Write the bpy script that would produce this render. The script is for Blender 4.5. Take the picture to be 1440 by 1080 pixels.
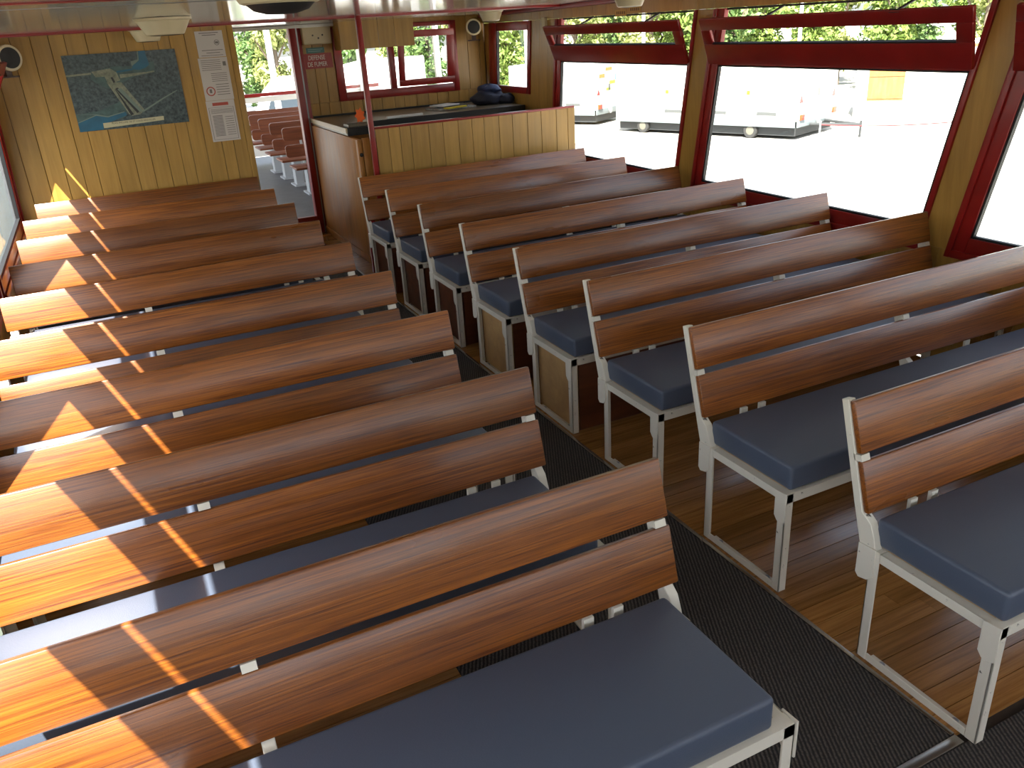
import bpy, bmesh, math, random
from mathutils import Vector, Matrix
random.seed(7)
for o in list(bpy.data.objects): bpy.data.objects.remove(o)
SC = bpy.context.scene
COL = SC.collection

# ------------------------------------------------------------------ camera
F_PX = 1158.7113
CAM = Vector((-1.0746, -1.2744, 1.8085))
YAW, PIT, ROL = 0.4317, 0.4133, -0.0626
FW = Vector((math.sin(YAW)*math.cos(PIT), math.cos(YAW)*math.cos(PIT), -math.sin(PIT)))
R0_ = Vector((math.cos(YAW), -math.sin(YAW), 0))
U0_ = R0_.cross(FW)
RT = math.cos(ROL)*R0_ + math.sin(ROL)*U0_
UP = -math.sin(ROL)*R0_ + math.cos(ROL)*U0_
cd = bpy.data.cameras.new('camera'); cam = bpy.data.objects.new('camera', cd); COL.objects.link(cam)
cd.sensor_width = 36; cd.lens = 36*F_PX/1440; cd.clip_start = 0.02; cd.clip_end = 500
M = Matrix((RT, UP, -FW)).transposed().to_4x4(); M.translation = CAM
cam.matrix_world = M
SC.camera = cam

def ray(x, y): return FW + RT*((x-720)/F_PX) + UP*((540-y)/F_PX)
def onX(x, y, X): d = ray(x, y); return CAM + d*((X-CAM.x)/d.x)
def onY(x, y, Y): d = ray(x, y); return CAM + d*((Y-CAM.y)/d.y)
def onZ(x, y, Z): d = ray(x, y); return CAM + d*((Z-CAM.z)/d.z)

# ------------------------------------------------------------------ light
SUN_DIR = Vector((0.495, 0.55, -1.0))
w = bpy.data.worlds.new('sky'); SC.world = w; w.use_nodes = True
nt = w.node_tree; bg = nt.nodes['Background']
sky = nt.nodes.new('ShaderNodeTexSky'); sky.sky_type = 'NISHITA'; sky.sun_disc = False
sky.sun_elevation = math.atan2(1.0, math.hypot(SUN_DIR.x, SUN_DIR.y))
sky.sun_rotation = math.atan2(-SUN_DIR.x, -SUN_DIR.y) % (2*math.pi)
sky.air_density = 1.0; sky.dust_density = 2.0; sky.ozone_density = 1.0
hs_ = nt.nodes.new('ShaderNodeHueSaturation'); hs_.inputs['Saturation'].default_value = .55
nt.links.new(sky.outputs[0], hs_.inputs['Color']); nt.links.new(hs_.outputs[0], bg.inputs[0]); bg.inputs[1].default_value = 0.42
sl = bpy.data.lights.new('sun', 'SUN'); sl.energy = 22.0; sl.angle = 0.0093; sl.color = (1.0, 0.95, 0.86)
so = bpy.data.objects.new('sun', sl); COL.objects.link(so)
so.rotation_euler = SUN_DIR.to_track_quat('-Z', 'Y').to_euler(); so.location = (-10, -11, 20)
SC.view_settings.view_transform = 'Standard'; SC.view_settings.look = 'None'
SC.view_settings.gamma = 1.0; SC.view_settings.use_curve_mapping = False
SC.view_settings.exposure = 0.7

# ------------------------------------------------------------------ materials
MATS = {}
def lin(c):
    return tuple(((v/255)/12.92 if v/255 <= .04045 else ((v/255+.055)/1.055)**2.4) for v in c)
def base(name):
    m = bpy.data.materials.new(name); m.use_nodes = True
    return m, m.node_tree.nodes, m.node_tree.links, m.node_tree.nodes['Principled BSDF']
def plain(name, col, rough=.5, metal=0., spec=.5, noise=0.0, nscale=20, bump=0.0, emit=None, coat=0):
    if name in MATS: return MATS[name]
    m, N, L, P = base(name)
    P.inputs['Base Color'].default_value = (*col, 1); P.inputs['Roughness'].default_value = rough
    P.inputs['Metallic'].default_value = metal; P.inputs['Specular IOR Level'].default_value = spec
    if coat: P.inputs['Coat Weight'].default_value = coat; P.inputs['Coat Roughness'].default_value = .1
    if noise or bump:
        tc = N.new('ShaderNodeTexCoord'); n = N.new('ShaderNodeTexNoise'); n.inputs['Scale'].default_value = nscale
        n.inputs['Detail'].default_value = 4
        L.new(tc.outputs['Object'], n.inputs['Vector'])
        if noise:
            r = N.new('ShaderNodeValToRGB')
            r.color_ramp.elements[0].position = .3; r.color_ramp.elements[1].position = .7
            r.color_ramp.elements[0].color = (*[v*(1-noise) for v in col], 1)
            r.color_ramp.elements[1].color = (*[min(1, v*(1+noise)) for v in col], 1)
            L.new(n.outputs[0], r.inputs[0]); L.new(r.outputs[0], P.inputs['Base Color'])
        if bump:
            b = N.new('ShaderNodeBump'); b.inputs['Strength'].default_value = bump; b.inputs['Distance'].default_value = .01
            L.new(n.outputs[0], b.inputs['Height']); L.new(b.outputs[0], P.inputs['Normal'])
    if emit:
        P.inputs['Emission Color'].default_value = (*emit[0], 1); P.inputs['Emission Strength'].default_value = emit[1]
    MATS[name] = m; return m
def wood(name, dark, light, axis='X', rough=.35, stretch=22, scale=2.2, tint=.25, bump=.05, rvar=.15, coat=0.0):
    m, N, L, P = base(name)
    tc = N.new('ShaderNodeTexCoord'); oi = N.new('ShaderNodeObjectInfo')
    mp = N.new('ShaderNodeMapping')
    sc = [stretch]*3; sc['XYZ'.index(axis)] = 1.0
    mp.inputs['Scale'].default_value = [s*scale for s in sc]
    mul = N.new('ShaderNodeMath'); mul.operation = 'MULTIPLY'; mul.inputs[1].default_value = 57.0
    L.new(oi.outputs['Random'], mul.inputs[0])
    cmb = N.new('ShaderNodeCombineXYZ')
    for i in range(3): L.new(mul.outputs[0], cmb.inputs[i])
    add = N.new('ShaderNodeVectorMath'); add.operation = 'ADD'
    L.new(tc.outputs['Object'], mp.inputs['Vector']); L.new(mp.outputs[0], add.inputs[0]); L.new(cmb.outputs[0], add.inputs[1])
    n1 = N.new('ShaderNodeTexNoise'); n1.inputs['Scale'].default_value = 1.0; n1.inputs['Detail'].default_value = 6
    n1.inputs['Roughness'].default_value = .62; n1.inputs['Distortion'].default_value = .6
    L.new(add.outputs[0], n1.inputs['Vector'])
    # slow variation
    mp2 = N.new('ShaderNodeMapping'); s2 = [5.0]*3; s2['XYZ'.index(axis)] = 1.0
    mp2.inputs['Scale'].default_value = s2
    add2 = N.new('ShaderNodeVectorMath'); add2.operation = 'ADD'
    L.new(tc.outputs['Object'], mp2.inputs['Vector']); L.new(mp2.outputs[0], add2.inputs[0]); L.new(cmb.outputs[0], add2.inputs[1])
    n2 = N.new('ShaderNodeTexNoise'); n2.inputs['Scale'].default_value = 1.6; n2.inputs['Detail'].default_value = 3
    L.new(add2.outputs[0], n2.inputs['Vector'])
    r = N.new('ShaderNodeValToRGB'); e = r.color_ramp.elements
    e[0].position = .32; e[0].color = (*dark, 1); e[1].position = .66; e[1].color = (*light, 1)
    L.new(n1.outputs[0], r.inputs[0])
    # tint by board + slow noise
    a = N.new('ShaderNodeMath'); a.operation = 'MULTIPLY_ADD'; a.inputs[1].default_value = 2*tint; a.inputs[2].default_value = 1-tint
    L.new(oi.outputs['Random'], a.inputs[0])
    b = N.new('ShaderNodeMath'); b.operation = 'MULTIPLY_ADD'; b.inputs[1].default_value = .7; b.inputs[2].default_value = .65
    L.new(n2.outputs[0], b.inputs[0])
    c = N.new('ShaderNodeMath'); c.operation = 'MULTIPLY'; L.new(a.outputs[0], c.inputs[0]); L.new(b.outputs[0], c.inputs[1])
    vm = N.new('ShaderNodeVectorMath'); vm.operation = 'SCALE'; L.new(r.outputs[0], vm.inputs[0]); L.new(c.outputs[0], vm.inputs['Scale'])
    L.new(vm.outputs[0], P.inputs['Base Color'])
    rr = N.new('ShaderNodeMapRange'); rr.inputs[1].default_value = .3; rr.inputs[2].default_value = .7
    rr.inputs[3].default_value = rough-rvar; rr.inputs[4].default_value = rough+rvar
    L.new(n2.outputs[0], rr.inputs[0]); L.new(rr.outputs[0], P.inputs['Roughness'])
    bp = N.new('ShaderNodeBump'); bp.inputs['Strength'].default_value = bump; bp.inputs['Distance'].default_value = .004
    L.new(n1.outputs[0], bp.inputs['Height']); L.new(bp.outputs[0], P.inputs['Normal'])
    if coat: P.inputs['Coat Weight'].default_value = coat; P.inputs['Coat Roughness'].default_value = .22
    MATS[name] = m; return m

BOARD = wood('varnished_mahogany', (.078, .0175, .0045), (.30, .092, .0095), 'X', .34, 60, 3.2, .22, .15, .09, .40)
PANEL = wood('oak_laminate', (.325, .172, .033), (.415, .232, .049), 'Z', .38, 20, 1.5, .07, .03, .08)
CAB = wood('cabinet_veneer', (.30, .112, .019), (.40, .162, .030), 'Z', .45, 24, 1.2, .06, .02, .06)
PLY = wood('plywood', (.42, .25, .10), (.50, .31, .13), 'X', .5, 10, 1.5, .05, .02, .05)
DARKPANEL = wood('dark_wood_panel', (.085, .024, .010), (.15, .045, .016), 'X', .4, 12, 1.5, .08, .03, .06)
PLANK = wood('floor_oak', (.20, .084, .021), (.36, .168, .048), 'X', .18, 30, 2.4, .20, .05, .08)
DECKWOOD = wood('deck_teak', (.11, .028, .011), (.19, .055, .02), 'X', .4, 20, 2.0, .15, .05, .1)
RED = plain('red_gloss_paint', (.25, .011, .009), .30, noise=.15, nscale=6)
BLACKSEAL = plain('black_rubber', (.012, .012, .014), .6)
WHITE = plain('white_plastic', (.75, .73, .68), .4)
CREAM = plain('cream_plastic', (.62, .52, .33), .4)
DARK = plain('dark_grille', (.012, .011, .011), .6)
GREYMETAL = plain('grey_metal', (.30, .31, .32), .4, .6)
CHROME = plain('polished_strip', (.36, .33, .29), .25, .9)
LAM = plain('counter_laminate', (.17, .135, .085), .35, noise=.1, nscale=60)

def chipped():
    m, N, L, P = base('chipped_cream_enamel')
    tc = N.new('ShaderNodeTexCoord'); n = N.new('ShaderNodeTexNoise'); n.inputs['Scale'].default_value = 34; n.inputs['Detail'].default_value = 5
    L.new(tc.outputs['Object'], n.inputs['Vector'])
    r = N.new('ShaderNodeValToRGB'); e = r.color_ramp.elements
    e[0].position = .27; e[0].color = (.05, .03, .02, 1); e[1].position = .31; e[1].color = (.68, .63, .53, 1)
    L.new(n.outputs[0], r.inputs[0]); L.new(r.outputs[0], P.inputs['Base Color'])
    P.inputs['Roughness'].default_value = .42
    return m
ENAMEL = chipped()
def vinyl():
    m, N, L, P = base('slate_vinyl')
    P.inputs['Base Color'].default_value = (.070, .087, .126, 1); P.inputs['Roughness'].default_value = .40
    P.inputs['Specular IOR Level'].default_value = .5
    tc = N.new('ShaderNodeTexCoord'); n = N.new('ShaderNodeTexNoise'); n.inputs['Scale'].default_value = 260; n.inputs['Detail'].default_value = 2
    n2 = N.new('ShaderNodeTexNoise'); n2.inputs['Scale'].default_value = 6
    L.new(tc.outputs['Object'], n.inputs['Vector']); L.new(tc.outputs['Object'], n2.inputs['Vector'])
    mx = N.new('ShaderNodeMath'); mx.operation = 'MULTIPLY_ADD'; mx.inputs[1].default_value = 3.0
    L.new(n2.outputs[0], mx.inputs[0]); L.new(n.outputs[0], mx.inputs[2])
    b = N.new('ShaderNodeBump'); b.inputs['Strength'].default_value = .12; b.inputs['Distance'].default_value = .003
    L.new(mx.outputs[0], b.inputs['Height']); L.new(b.outputs[0], P.inputs['Normal'])
    return m
VINYL = vinyl()
def ribmat():
    m, N, L, P = base('ribbed_mat')
    tc = N.new('ShaderNodeTexCoord')
    mp = N.new('ShaderNodeMapping'); mp.inputs['Rotation'].default_value = (0, 0, math.radians(26))
    L.new(tc.outputs['Object'], mp.inputs['Vector'])
    wv = N.new('ShaderNodeTexWave'); wv.inputs['Scale'].default_value = 27; wv.inputs['Distortion'].default_value = 1.5
    wv.inputs['Detail'].default_value = 3; wv.inputs['Detail Scale'].default_value = 3
    L.new(mp.outputs[0], wv.inputs['Vector'])
    n = N.new('ShaderNodeTexNoise'); n.inputs['Scale'].default_value = 150; L.new(tc.outputs['Object'], n.inputs['Vector'])
    ad = N.new('ShaderNodeMath'); ad.operation = 'MULTIPLY'; L.new(wv.outputs[0], ad.inputs[0]); L.new(n.outputs[0], ad.inputs[1])
    r = N.new('ShaderNodeValToRGB'); e = r.color_ramp.elements
    e[0].position = .1; e[0].color = (.012, .010, .009, 1); e[1].position = .55; e[1].color = (.085, .070, .060, 1)
    L.new(ad.outputs[0], r.inputs[0]); L.new(r.outputs[0], P.inputs['Base Color'])
    P.inputs['Roughness'].default_value = .85
    b = N.new('ShaderNodeBump'); b.inputs['Strength'].default_value = .6; b.inputs['Distance'].default_value = .006
    L.new(ad.outputs[0], b.inputs['Height']); L.new(b.outputs[0], P.inputs['Normal'])
    return m
MAT = ribmat()
def glass():
    m = bpy.data.materials.new('window_glass'); m.use_nodes = True
    N, L = m.node_tree.nodes, m.node_tree.links; N.clear()
    out = N.new('ShaderNodeOutputMaterial'); mix = N.new('ShaderNodeMixShader'); t = N.new('ShaderNodeBsdfTransparent')
    t.inputs[0].default_value = (.97, .98, .97, 1)
    g = N.new('ShaderNodeBsdfGlossy'); g.inputs['Roughness'].default_value = .02
    lw = N.new('ShaderNodeLayerWeight'); pw = N.new('ShaderNodeMath'); pw.operation = 'POWER'; pw.inputs[1].default_value = 5.0
    L.new(lw.outputs['Facing'], pw.inputs[0]); lw.inputs[0].default_value = .5
    fr = N.new('ShaderNodeMath'); fr.operation = 'MULTIPLY_ADD'; fr.inputs[1].default_value = .75; fr.inputs[2].default_value = .03
    L.new(pw.outputs[0], fr.inputs[0])
    L.new(fr.outputs[0], mix.inputs[0]); L.new(t.outputs[0], mix.inputs[1]); L.new(g.outputs[0], mix.inputs[2]); L.new(mix.outputs[0], out.inputs[0])
    return m
GLASS = glass()
CEIL = plain('glossy_ceiling_laminate', (.46, .43, .37), .12, 0, .8, noise=.05, nscale=1.2)

# ------------------------------------------------------------------ mesh helpers
class MB:
    def __init__(s): s.v = []; s.f = []
    def hexa(s, p):                      # 8 points: bottom 4 ccw, top 4 ccw
        n = len(s.v); s.v += [tuple(q) for q in p]
        s.f += [tuple(n+i for i in f) for f in ((3, 2, 1, 0), (4, 5, 6, 7), (0, 1, 5, 4), (1, 2, 6, 5), (2, 3, 7, 6), (3, 0, 4, 7))]
        return s
    def box(s, x0, x1, y0, y1, z0, z1):
        return s.hexa([(x0, y0, z0), (x1, y0, z0), (x1, y1, z0), (x0, y1, z0), (x0, y0, z1), (x1, y0, z1), (x1, y1, z1), (x0, y1, z1)])
    def prism(s, poly, x0, x1):          # polygon in YZ extruded along X
        n = len(s.v); k = len(poly)
        s.v += [(x0, a, b) for a, b in poly] + [(x1, a, b) for a, b in poly]
        s.f += [tuple(n+i for i in range(k)), tuple(n+k+i for i in reversed(range(k)))]
        s.f += [(n+(i+1) % k, n+i, n+k+i, n+k+(i+1) % k) for i in range(k)]
        return s
    def flat(s, pts):
        n = len(s.v); s.v += [tuple(q) for q in pts]; s.f.append(tuple(range(n, n+len(pts)))); return s
    def lathe(s, prof, c=(0, 0, 0), seg=28, axis='Z'):
        n = len(s.v); k = len(prof)
        for i in range(seg):
            a = 2*math.pi*i/seg
            for r, h in prof:
                x, y = r*math.cos(a), r*math.sin(a)
                q = (x, y, h) if axis == 'Z' else ((x, h, y) if axis == 'Y' else (h, x, y))
                s.v.append((c[0]+q[0], c[1]+q[1], c[2]+q[2]))
        for i in range(seg):
            j = (i+1) % seg
            for t in range(k-1): s.f.append((n+i*k+t, n+j*k+t, n+j*k+t+1, n+i*k+t+1))
        s.f.append(tuple(n+i*k for i in reversed(range(seg)))); s.f.append(tuple(n+i*k+k-1 for i in range(seg)))
        return s
    def tube(s, a, b, r, seg=10):
        a, b = Vector(a), Vector(b); d = (b-a).normalized()
        t = Vector((0, 0, 1)) if abs(d.z) < .9 else Vector((1, 0, 0))
        u = d.cross(t).normalized(); vv = d.cross(u); n = len(s.v)
        for q in (a, b):
            for i in range(seg):
                an = 2*math.pi*i/seg; s.v.append(tuple(q+u*(r*math.cos(an))+vv*(r*math.sin(an))))
        for i in range(seg):
            j = (i+1) % seg; s.f.append((n+i, n+j, n+seg+j, n+seg+i))
        s.f.append(tuple(n+i for i in reversed(range(seg)))); s.f.append(tuple(n+seg+i for i in range(seg)))
        return s
    def build(s, name, mat, parent=None, bevel=0, seg=2, smooth=False):
        me = bpy.data.meshes.new(name); me.from_pydata(s.v, [], s.f)
        bm = bmesh.new(); bm.from_mesh(me)
        bmesh.ops.recalc_face_normals(bm, faces=bm.faces)
        if bevel:
            bmesh.ops.bevel(bm, geom=list(bm.edges), offset=bevel, segments=seg, affect='EDGES', profile=.5, clamp_overlap=True)
        if smooth or bevel:
            for f in bm.faces: f.smooth = True
        if smooth or bevel:
            for e in bm.edges:
                if len(e.link_faces) == 2 and e.calc_face_angle(0) > .6: e.smooth = False
        bm.to_mesh(me); bm.free()
        me.materials.append(mat)
        o = bpy.data.objects.new(name, me); COL.objects.link(o)
        if parent: o.parent = parent
        return o
def thing(name, label, cat, loc=(0, 0, 0), rotz=0, group=None):
    o = bpy.data.objects.new(name, None); COL.objects.link(o); o.location = loc; o.rotation_euler = (0, 0, rotz)
    o.empty_display_size = .1
    return tag(o, label, cat, group)
def tag(o, label, cat, group=None):
    o['label'] = label; o['category'] = cat
    if group: o['group'] = group
    return o
def struct(name, label=None, cat=None, o=None):
    if o is None: o = bpy.data.objects.new(name, None); COL.objects.link(o); o.empty_display_size = .1
    o['kind'] = 'structure'
    if label: o['label'] = label
    if cat: o['category'] = cat
    return o
def copy_tree(o, parent=None):
    c = o.copy(); COL.objects.link(c); c.parent = parent
    for ch in list(o.children): copy_tree(ch, c)
    return c
def text_mesh(body, size, name, mat, parent, mtx, extrude=.0008, align='CENTER'):
    cu = bpy.data.curves.new(name, 'FONT'); cu.body = body; cu.size = size; cu.extrude = extrude
    cu.align_x = align; cu.align_y = 'CENTER'
    t = bpy.data.objects.new(name+'_tmp', cu); COL.objects.link(t)
    dg = bpy.context.evaluated_depsgraph_get(); me = bpy.data.meshes.new_from_object(t.evaluated_get(dg))
    bpy.data.objects.remove(t); bpy.data.curves.remove(cu)
    me.transform(mtx); me.materials.clear(); me.materials.append(mat); me.name = name
    o = bpy.data.objects.new(name, me); COL.objects.link(o); o.parent = parent
    return o

# ------------------------------------------------------------------ room dimensions
RAKE, LEAN = .24, .06
XR, XL = 2.70, -1.72
Y_FAR, Y_END, Y_PART, Y_BACK = 5.80, 6.95, 5.20, -2.7
def ceil_z(y): return 1.99-.0135*y
def W(side, y0, z, off=0.):
    """point on the raked, slightly leaning side wall; off > 0 = into the room"""
    y = y0-RAKE*(z-.75)
    if side == 'R': return (XR-LEAN*(z-.75)-off, y, z)
    return (XL+LEAN*(z-.75)+off, y, z)
def slab(mb, side, y0, y1, z0, z1, o0, o1):
    return mb.hexa([W(side, y0, z0, o0), W(side, y1, z0, o0), W(side, y1, z0, o1), W(side, y0, z0, o1),
                    W(side, y0, z1, o0), W(side, y1, z1, o0), W(side, y1, z1, o1), W(side, y0, z1, o1)])

# ------------------------------------------------------------------ floor
fl = MB().box(XL-.03, XR+.03, Y_BACK, Y_END, -.06, -.0121).build('floor', plain('subfloor', (.03, .018, .01), .8))
struct('floor', o=fl)
MX0, MX1, MY0 = -.45, .605, -.30
row = .072; y = MY0+.02; i = 0
rnd = random.Random(3)
while y < Y_END-.01:
    y1 = min(y+row, Y_END)
    segs = [(MX1+.0175, XR-.005)]
    if y1 < Y_PART:
        cut = MX1+.3+rnd.random()*1.5; segs = [(MX1+.0175, cut-.001), (cut+.001, XR-.005)]
    for a, b in segs: MB().box(a, b, y+.0013, y1-.0013, -.012, 0).build('plank', PLANK, fl)
    if y1 < Y_FAR: MB().box(XL+.01, MX0-.002, y+.0013, y1-.0013, -.012, 0).build('plank', PLANK, fl)
    y += row; i += 1
tag(MB().box(MX0, MX1-.002, MY0+.022, Y_FAR-.01, -.012, 0).build('aisle_mat', MAT), 'dark ribbed mat running along the aisle between the two blocks of benches', 'mat')
tag(MB().box(XL+.03, XR-.03, Y_BACK+.01, MY0-.012, -.012, 0).build('cross_mat', MAT), 'dark ribbed mat laid crosswise at the end of the aisle', 'mat')
s = MB().box(MX1, MX1+.016, MY0+.022, Y_END-.02, -.012, .003).build('edge_strip', CHROME, bevel=.002); tag(s, 'long worn metal edging strip along the side of the aisle mat', 'edging strip')
s = MB().box(MX0, .618, MY0-.01, MY0+.019, -.012, .003).build('edge_strip', CHROME, bevel=.002); tag(s, 'short metal edging strip between the aisle mat and the crosswise mat', 'edging strip')

# ------------------------------------------------------------------ ceiling
ce = MB()
ce.hexa([(XL+.06, Y_BACK, ceil_z(Y_BACK)), (XR-.06, Y_BACK, ceil_z(Y_BACK)), (XR-.06, Y_END+.05, ceil_z(Y_END+.05)), (XL+.06, Y_END+.05, ceil_z(Y_END+.05)),
         (XL+.03, Y_BACK, 2.09), (XR-.03, Y_BACK, 2.09), (XR-.03, Y_END+.05, 2.0), (XL+.03, Y_END+.05, 2.0)])
ceiling = struct('ceiling', o=ce.build('ceiling', CEIL))
def beam(y, hw, drop, mat, name):
    z = ceil_z(y); return MB().box(XL+.08, XR-.08, y-hw, y+hw, z-drop, z+.01).build(name, mat, ceiling, bevel=.004)
def on_ceiling(x, y):
    d = ray(x, y); t_ = (1.99-.0135*CAM.y-CAM.z)/(d.z+.0135*d.y); return CAM+d*t_
beam(on_ceiling(60, 3).y, .022, .006, RED, 'ceiling_batten'); beam(5.3, .03, .016, RED, 'ceiling_batten'); beam(-.6, .022, .006, RED, 'ceiling_batten')
beam(2.55, .004, .0015, GREYMETAL, 'joint_strip')
for sx, nm in ((XL+.085, 'cove_trim'), (XR-.085, 'cove_trim')):
    m_ = MB(); h = .022
    m_.hexa([(sx-h, Y_BACK, ceil_z(Y_BACK)-.05), (sx+h, Y_BACK, ceil_z(Y_BACK)-.05), (sx+h, Y_END, ceil_z(Y_END)-.03), (sx-h, Y_END, ceil_z(Y_END)-.03),
             (sx-h, Y_BACK, ceil_z(Y_BACK)), (sx+h, Y_BACK, ceil_z(Y_BACK)), (sx+h, Y_END, ceil_z(Y_END)), (sx-h, Y_END, ceil_z(Y_END))])
    m_.build(nm, RED, ceiling, bevel=.006)

# ------------------------------------------------------------------ side walls and windows
ZS, ZF = .695, .60
ZHS = {'R': 1.812, 'L': 1.79}; ZH = 1.79
def side_wall(side):
    wl = struct('wall_right' if side == 'R' else 'wall_left'); ZH = ZHS[side]
    # dado below the sills, built of boards
    y = Y_BACK; r = random.Random(11 if side == 'R' else 12)
    while y < 7.15:
        y1 = min(y+.12+r.random()*.08, 7.17)
        slab(MB(), side, y+.001, y1-.001, -.01, ZF+.01, -.02, 0).build('dado_board', PANEL, wl)
        y = y1
    # pillars (wood) between the windows
    for a, b in (PILLARS_R if side == 'R' else PILLARS_L):
        n = max(1, round((b-a)/.16))
        for k in range(n):
            slab(MB(), side, a+(b-a)*k/n+.0008, a+(b-a)*(k+1)/n-.0008, ZF+.011, ZH, -.022, .0).build('pillar_board', PANEL, wl)
    # band above windows
    y = Y_BACK
    while y < 7.35:
        y1 = min(y+.16+r.random()*.08, 7.38)
        slab(MB(), side, y+.001, y1-.001, ZH+.001, 1.985, -.05 if side == 'R' else -.066, 0).build('frieze_board', PANEL, wl)
        y = y1
    return wl
WINS = [(-2.45, -.70), (-.42, 1.36), (1.655, 3.475), (3.79, 5.565)]      # glass extents (y0)
FB = .095                                                               # frame border
PILLARS_R = [(-2.75, -2.45-.03), (-.70+FB, -.42-.03), (1.36+FB, 1.655-.03), (3.475+FB, 3.79-.03), (5.565+FB, 6.20-.06)]
PILLARS_L = [(a, b) for a, b in PILLARS_R]; PILLARS_L[2] = (1.41+FB, 1.655-.03); PILLARS_L[4] = (5.70+FB, 6.14)
wall_r = side_wall('R'); wall_l = side_wall('L')
slab(MB(), 'R', 6.20-.06, 7.02, ZF+.011, 1.175, -.022, 0).build('pillar_board', PANEL, wall_r)
slab(MB(), 'L', 6.14, 7.17, ZF+.011, ZH, -.022, 0).build('pillar_board', PANEL, wall_l)
slab(MB(), 'R', 7.02, 7.17, ZF+.011, 1.812, -.022, 0).build('pillar_board', PANEL, wall_r)

wn = [0]
def make_window(side, a, b, tilt=.423):
    wn[0] += 1
    wd = struct('window_%d' % wn[0]); ZH = ZHS[side]
    zt = 1.475 if side == 'R' else 1.455
    zh0 = 1.505                                   # hinge line of the hopper
    al = a-.03; bl = b+FB
    # fixed frame: two jambs, sill, transom
    slab(MB(), side, al, a, ZF, ZH, -.02, .014).build('jamb', RED, wd, bevel=.004)
    slab(MB(), side, b, bl, ZF, ZH, -.02, .014).build('jamb', RED, wd, bevel=.004)
    slab(MB(), side, a, b, ZF, ZS, -.02, .014).build('sill', RED, wd, bevel=.004)
    slab(MB(), side, a, b, zt, zh0, -.02, .012).build('transom', RED, wd, bevel=.004)
    # raised outer moulding
    slab(MB(), side, bl-.03, bl+.004, ZF-.02, ZH, .012, .026).build('moulding', RED, wd, bevel=.004)
    slab(MB(), side, al, bl, ZF-.02, ZF+.02, .012, .024).build('moulding', RED, wd, bevel=.004)
    # rubber seal round the pane
    for (p, q, r, s_) in ((a-.002, a+.012, ZS, zt), (b-.012, b+.002, ZS, zt), (a, b, ZS-.002, ZS+.012), (a, b, zt-.01, zt+.001)):
        slab(MB(), side, p, q, r, s_, -.018, .006).build('seal', BLACKSEAL, wd)
    slab(MB(), side, a, b, ZS, zt, -.012, -.008).build('pane', GLASS, wd)
    # hopper sash hinged at its lower rail, tilted into the room
    Lh = .285; ca = math.cos(math.asin(tilt)); oy0, oy1 = a-.075, b+.075
    oy0 = a-.02
    def H(y0, l, t):       # l along the sash, t thickness toward room
        z = zh0+l*ca-t*tilt; return W(side, y0+RAKE*(l*ca)*0, z, .014+l*tilt+t*ca)
    def hs(mb, ya, yb, l0, l1, t0, t1):
        return mb.hexa([H(ya, l0, t0), H(yb, l0, t0), H(yb, l0, t1), H(ya, l0, t1), H(ya, l1, t0), H(yb, l1, t0), H(yb, l1, t1), H(ya, l1, t1)])
    g0, g1 = (.118, .212) if side == 'R' else (.048, .20)
    hp = hs(MB(), oy0, oy1, -.016, g0, 0, .022).build('hopper_sash', RED, wd, bevel=.004)
    hs(MB(), oy0, oy1, g1, Lh, 0, .022).build('top_rail', RED, hp, bevel=.004)
    hs(MB(), oy0, oy0+.085, g0, g1, 0, .022).build('stile', RED, hp, bevel=.004)
    hs(MB(), oy1-.085, oy1, g0, g1, 0, .022).build('stile', RED, hp, bevel=.004)
    hs(MB(), oy0+.085, oy1-.085, g0-.002, g0+.008, .002, .02).build('seal', BLACKSEAL, hp)
    hs(MB(), oy0+.085, oy1-.085, g0, g1, .009, .013).build('pane', GLASS, hp)
    # stays and hinges
    for fr in (.22, .72):
        yy = a+(b-a)*fr
        m_ = MB(); p = W(side, yy, ZH-.004, .002); q = H(yy, Lh-.01, .01)
        m_.tube(p, q, .007); m_.box(q[0]-.012, q[0]+.012, q[1]-.03, q[1]+.03, q[2]-.006, q[2]+.012)
        m_.build('stay', DARK, hp)
    for fr in (.12, .5, .88):
        yy = a+(b-a)*fr
        slab(MB(), side, yy-.045, yy+.045, zh0-.008, zh0+.006, .012, .028).build('hinge', plain('hinge_red', (.10, .008, .008), .4), hp)
    # outer opening of the hopper: thin head seal
    slab(MB(), side, a, b, ZH-.012, ZH, -.02, -.005).build('head_seal', BLACKSEAL, wd)
    return wd
for a, b in WINS: make_window('R', a, b)
WINS_L = [(a, b+{1: .05, 3: .135}.get(k, 0)) for k, (a, b) in enumerate(WINS)]
for a, b in WINS_L: make_window('L', a, b)
# narrow window by the counter
wn[0] += 1; nw = struct('window_%d' % wn[0]); a, b, z0, z1 = 6.20, 6.86, 1.235, 1.735
slab(MB(), 'R', a-.062, a, 1.175, 1.812, -.02, .012).build('jamb', RED, nw, bevel=.004)
slab(MB(), 'R', b, b+.16, 1.175, 1.812, -.02, .02).build('jamb', RED, nw, bevel=.004)
slab(MB(), 'R', a, b, 1.175, z0, -.02, .014).build('sill', RED, nw, bevel=.004)
slab(MB(), 'R', a, b, z1, 1.812, -.02, .014).build('head', RED, nw, bevel=.004)
slab(MB(), 'R', a, b, z0, z1, -.012, -.008).build('pane', GLASS, nw)
slab(MB(), 'R', b-.012, b, z0, z1, -.016, .01).build('seal', BLACKSEAL, nw)

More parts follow.
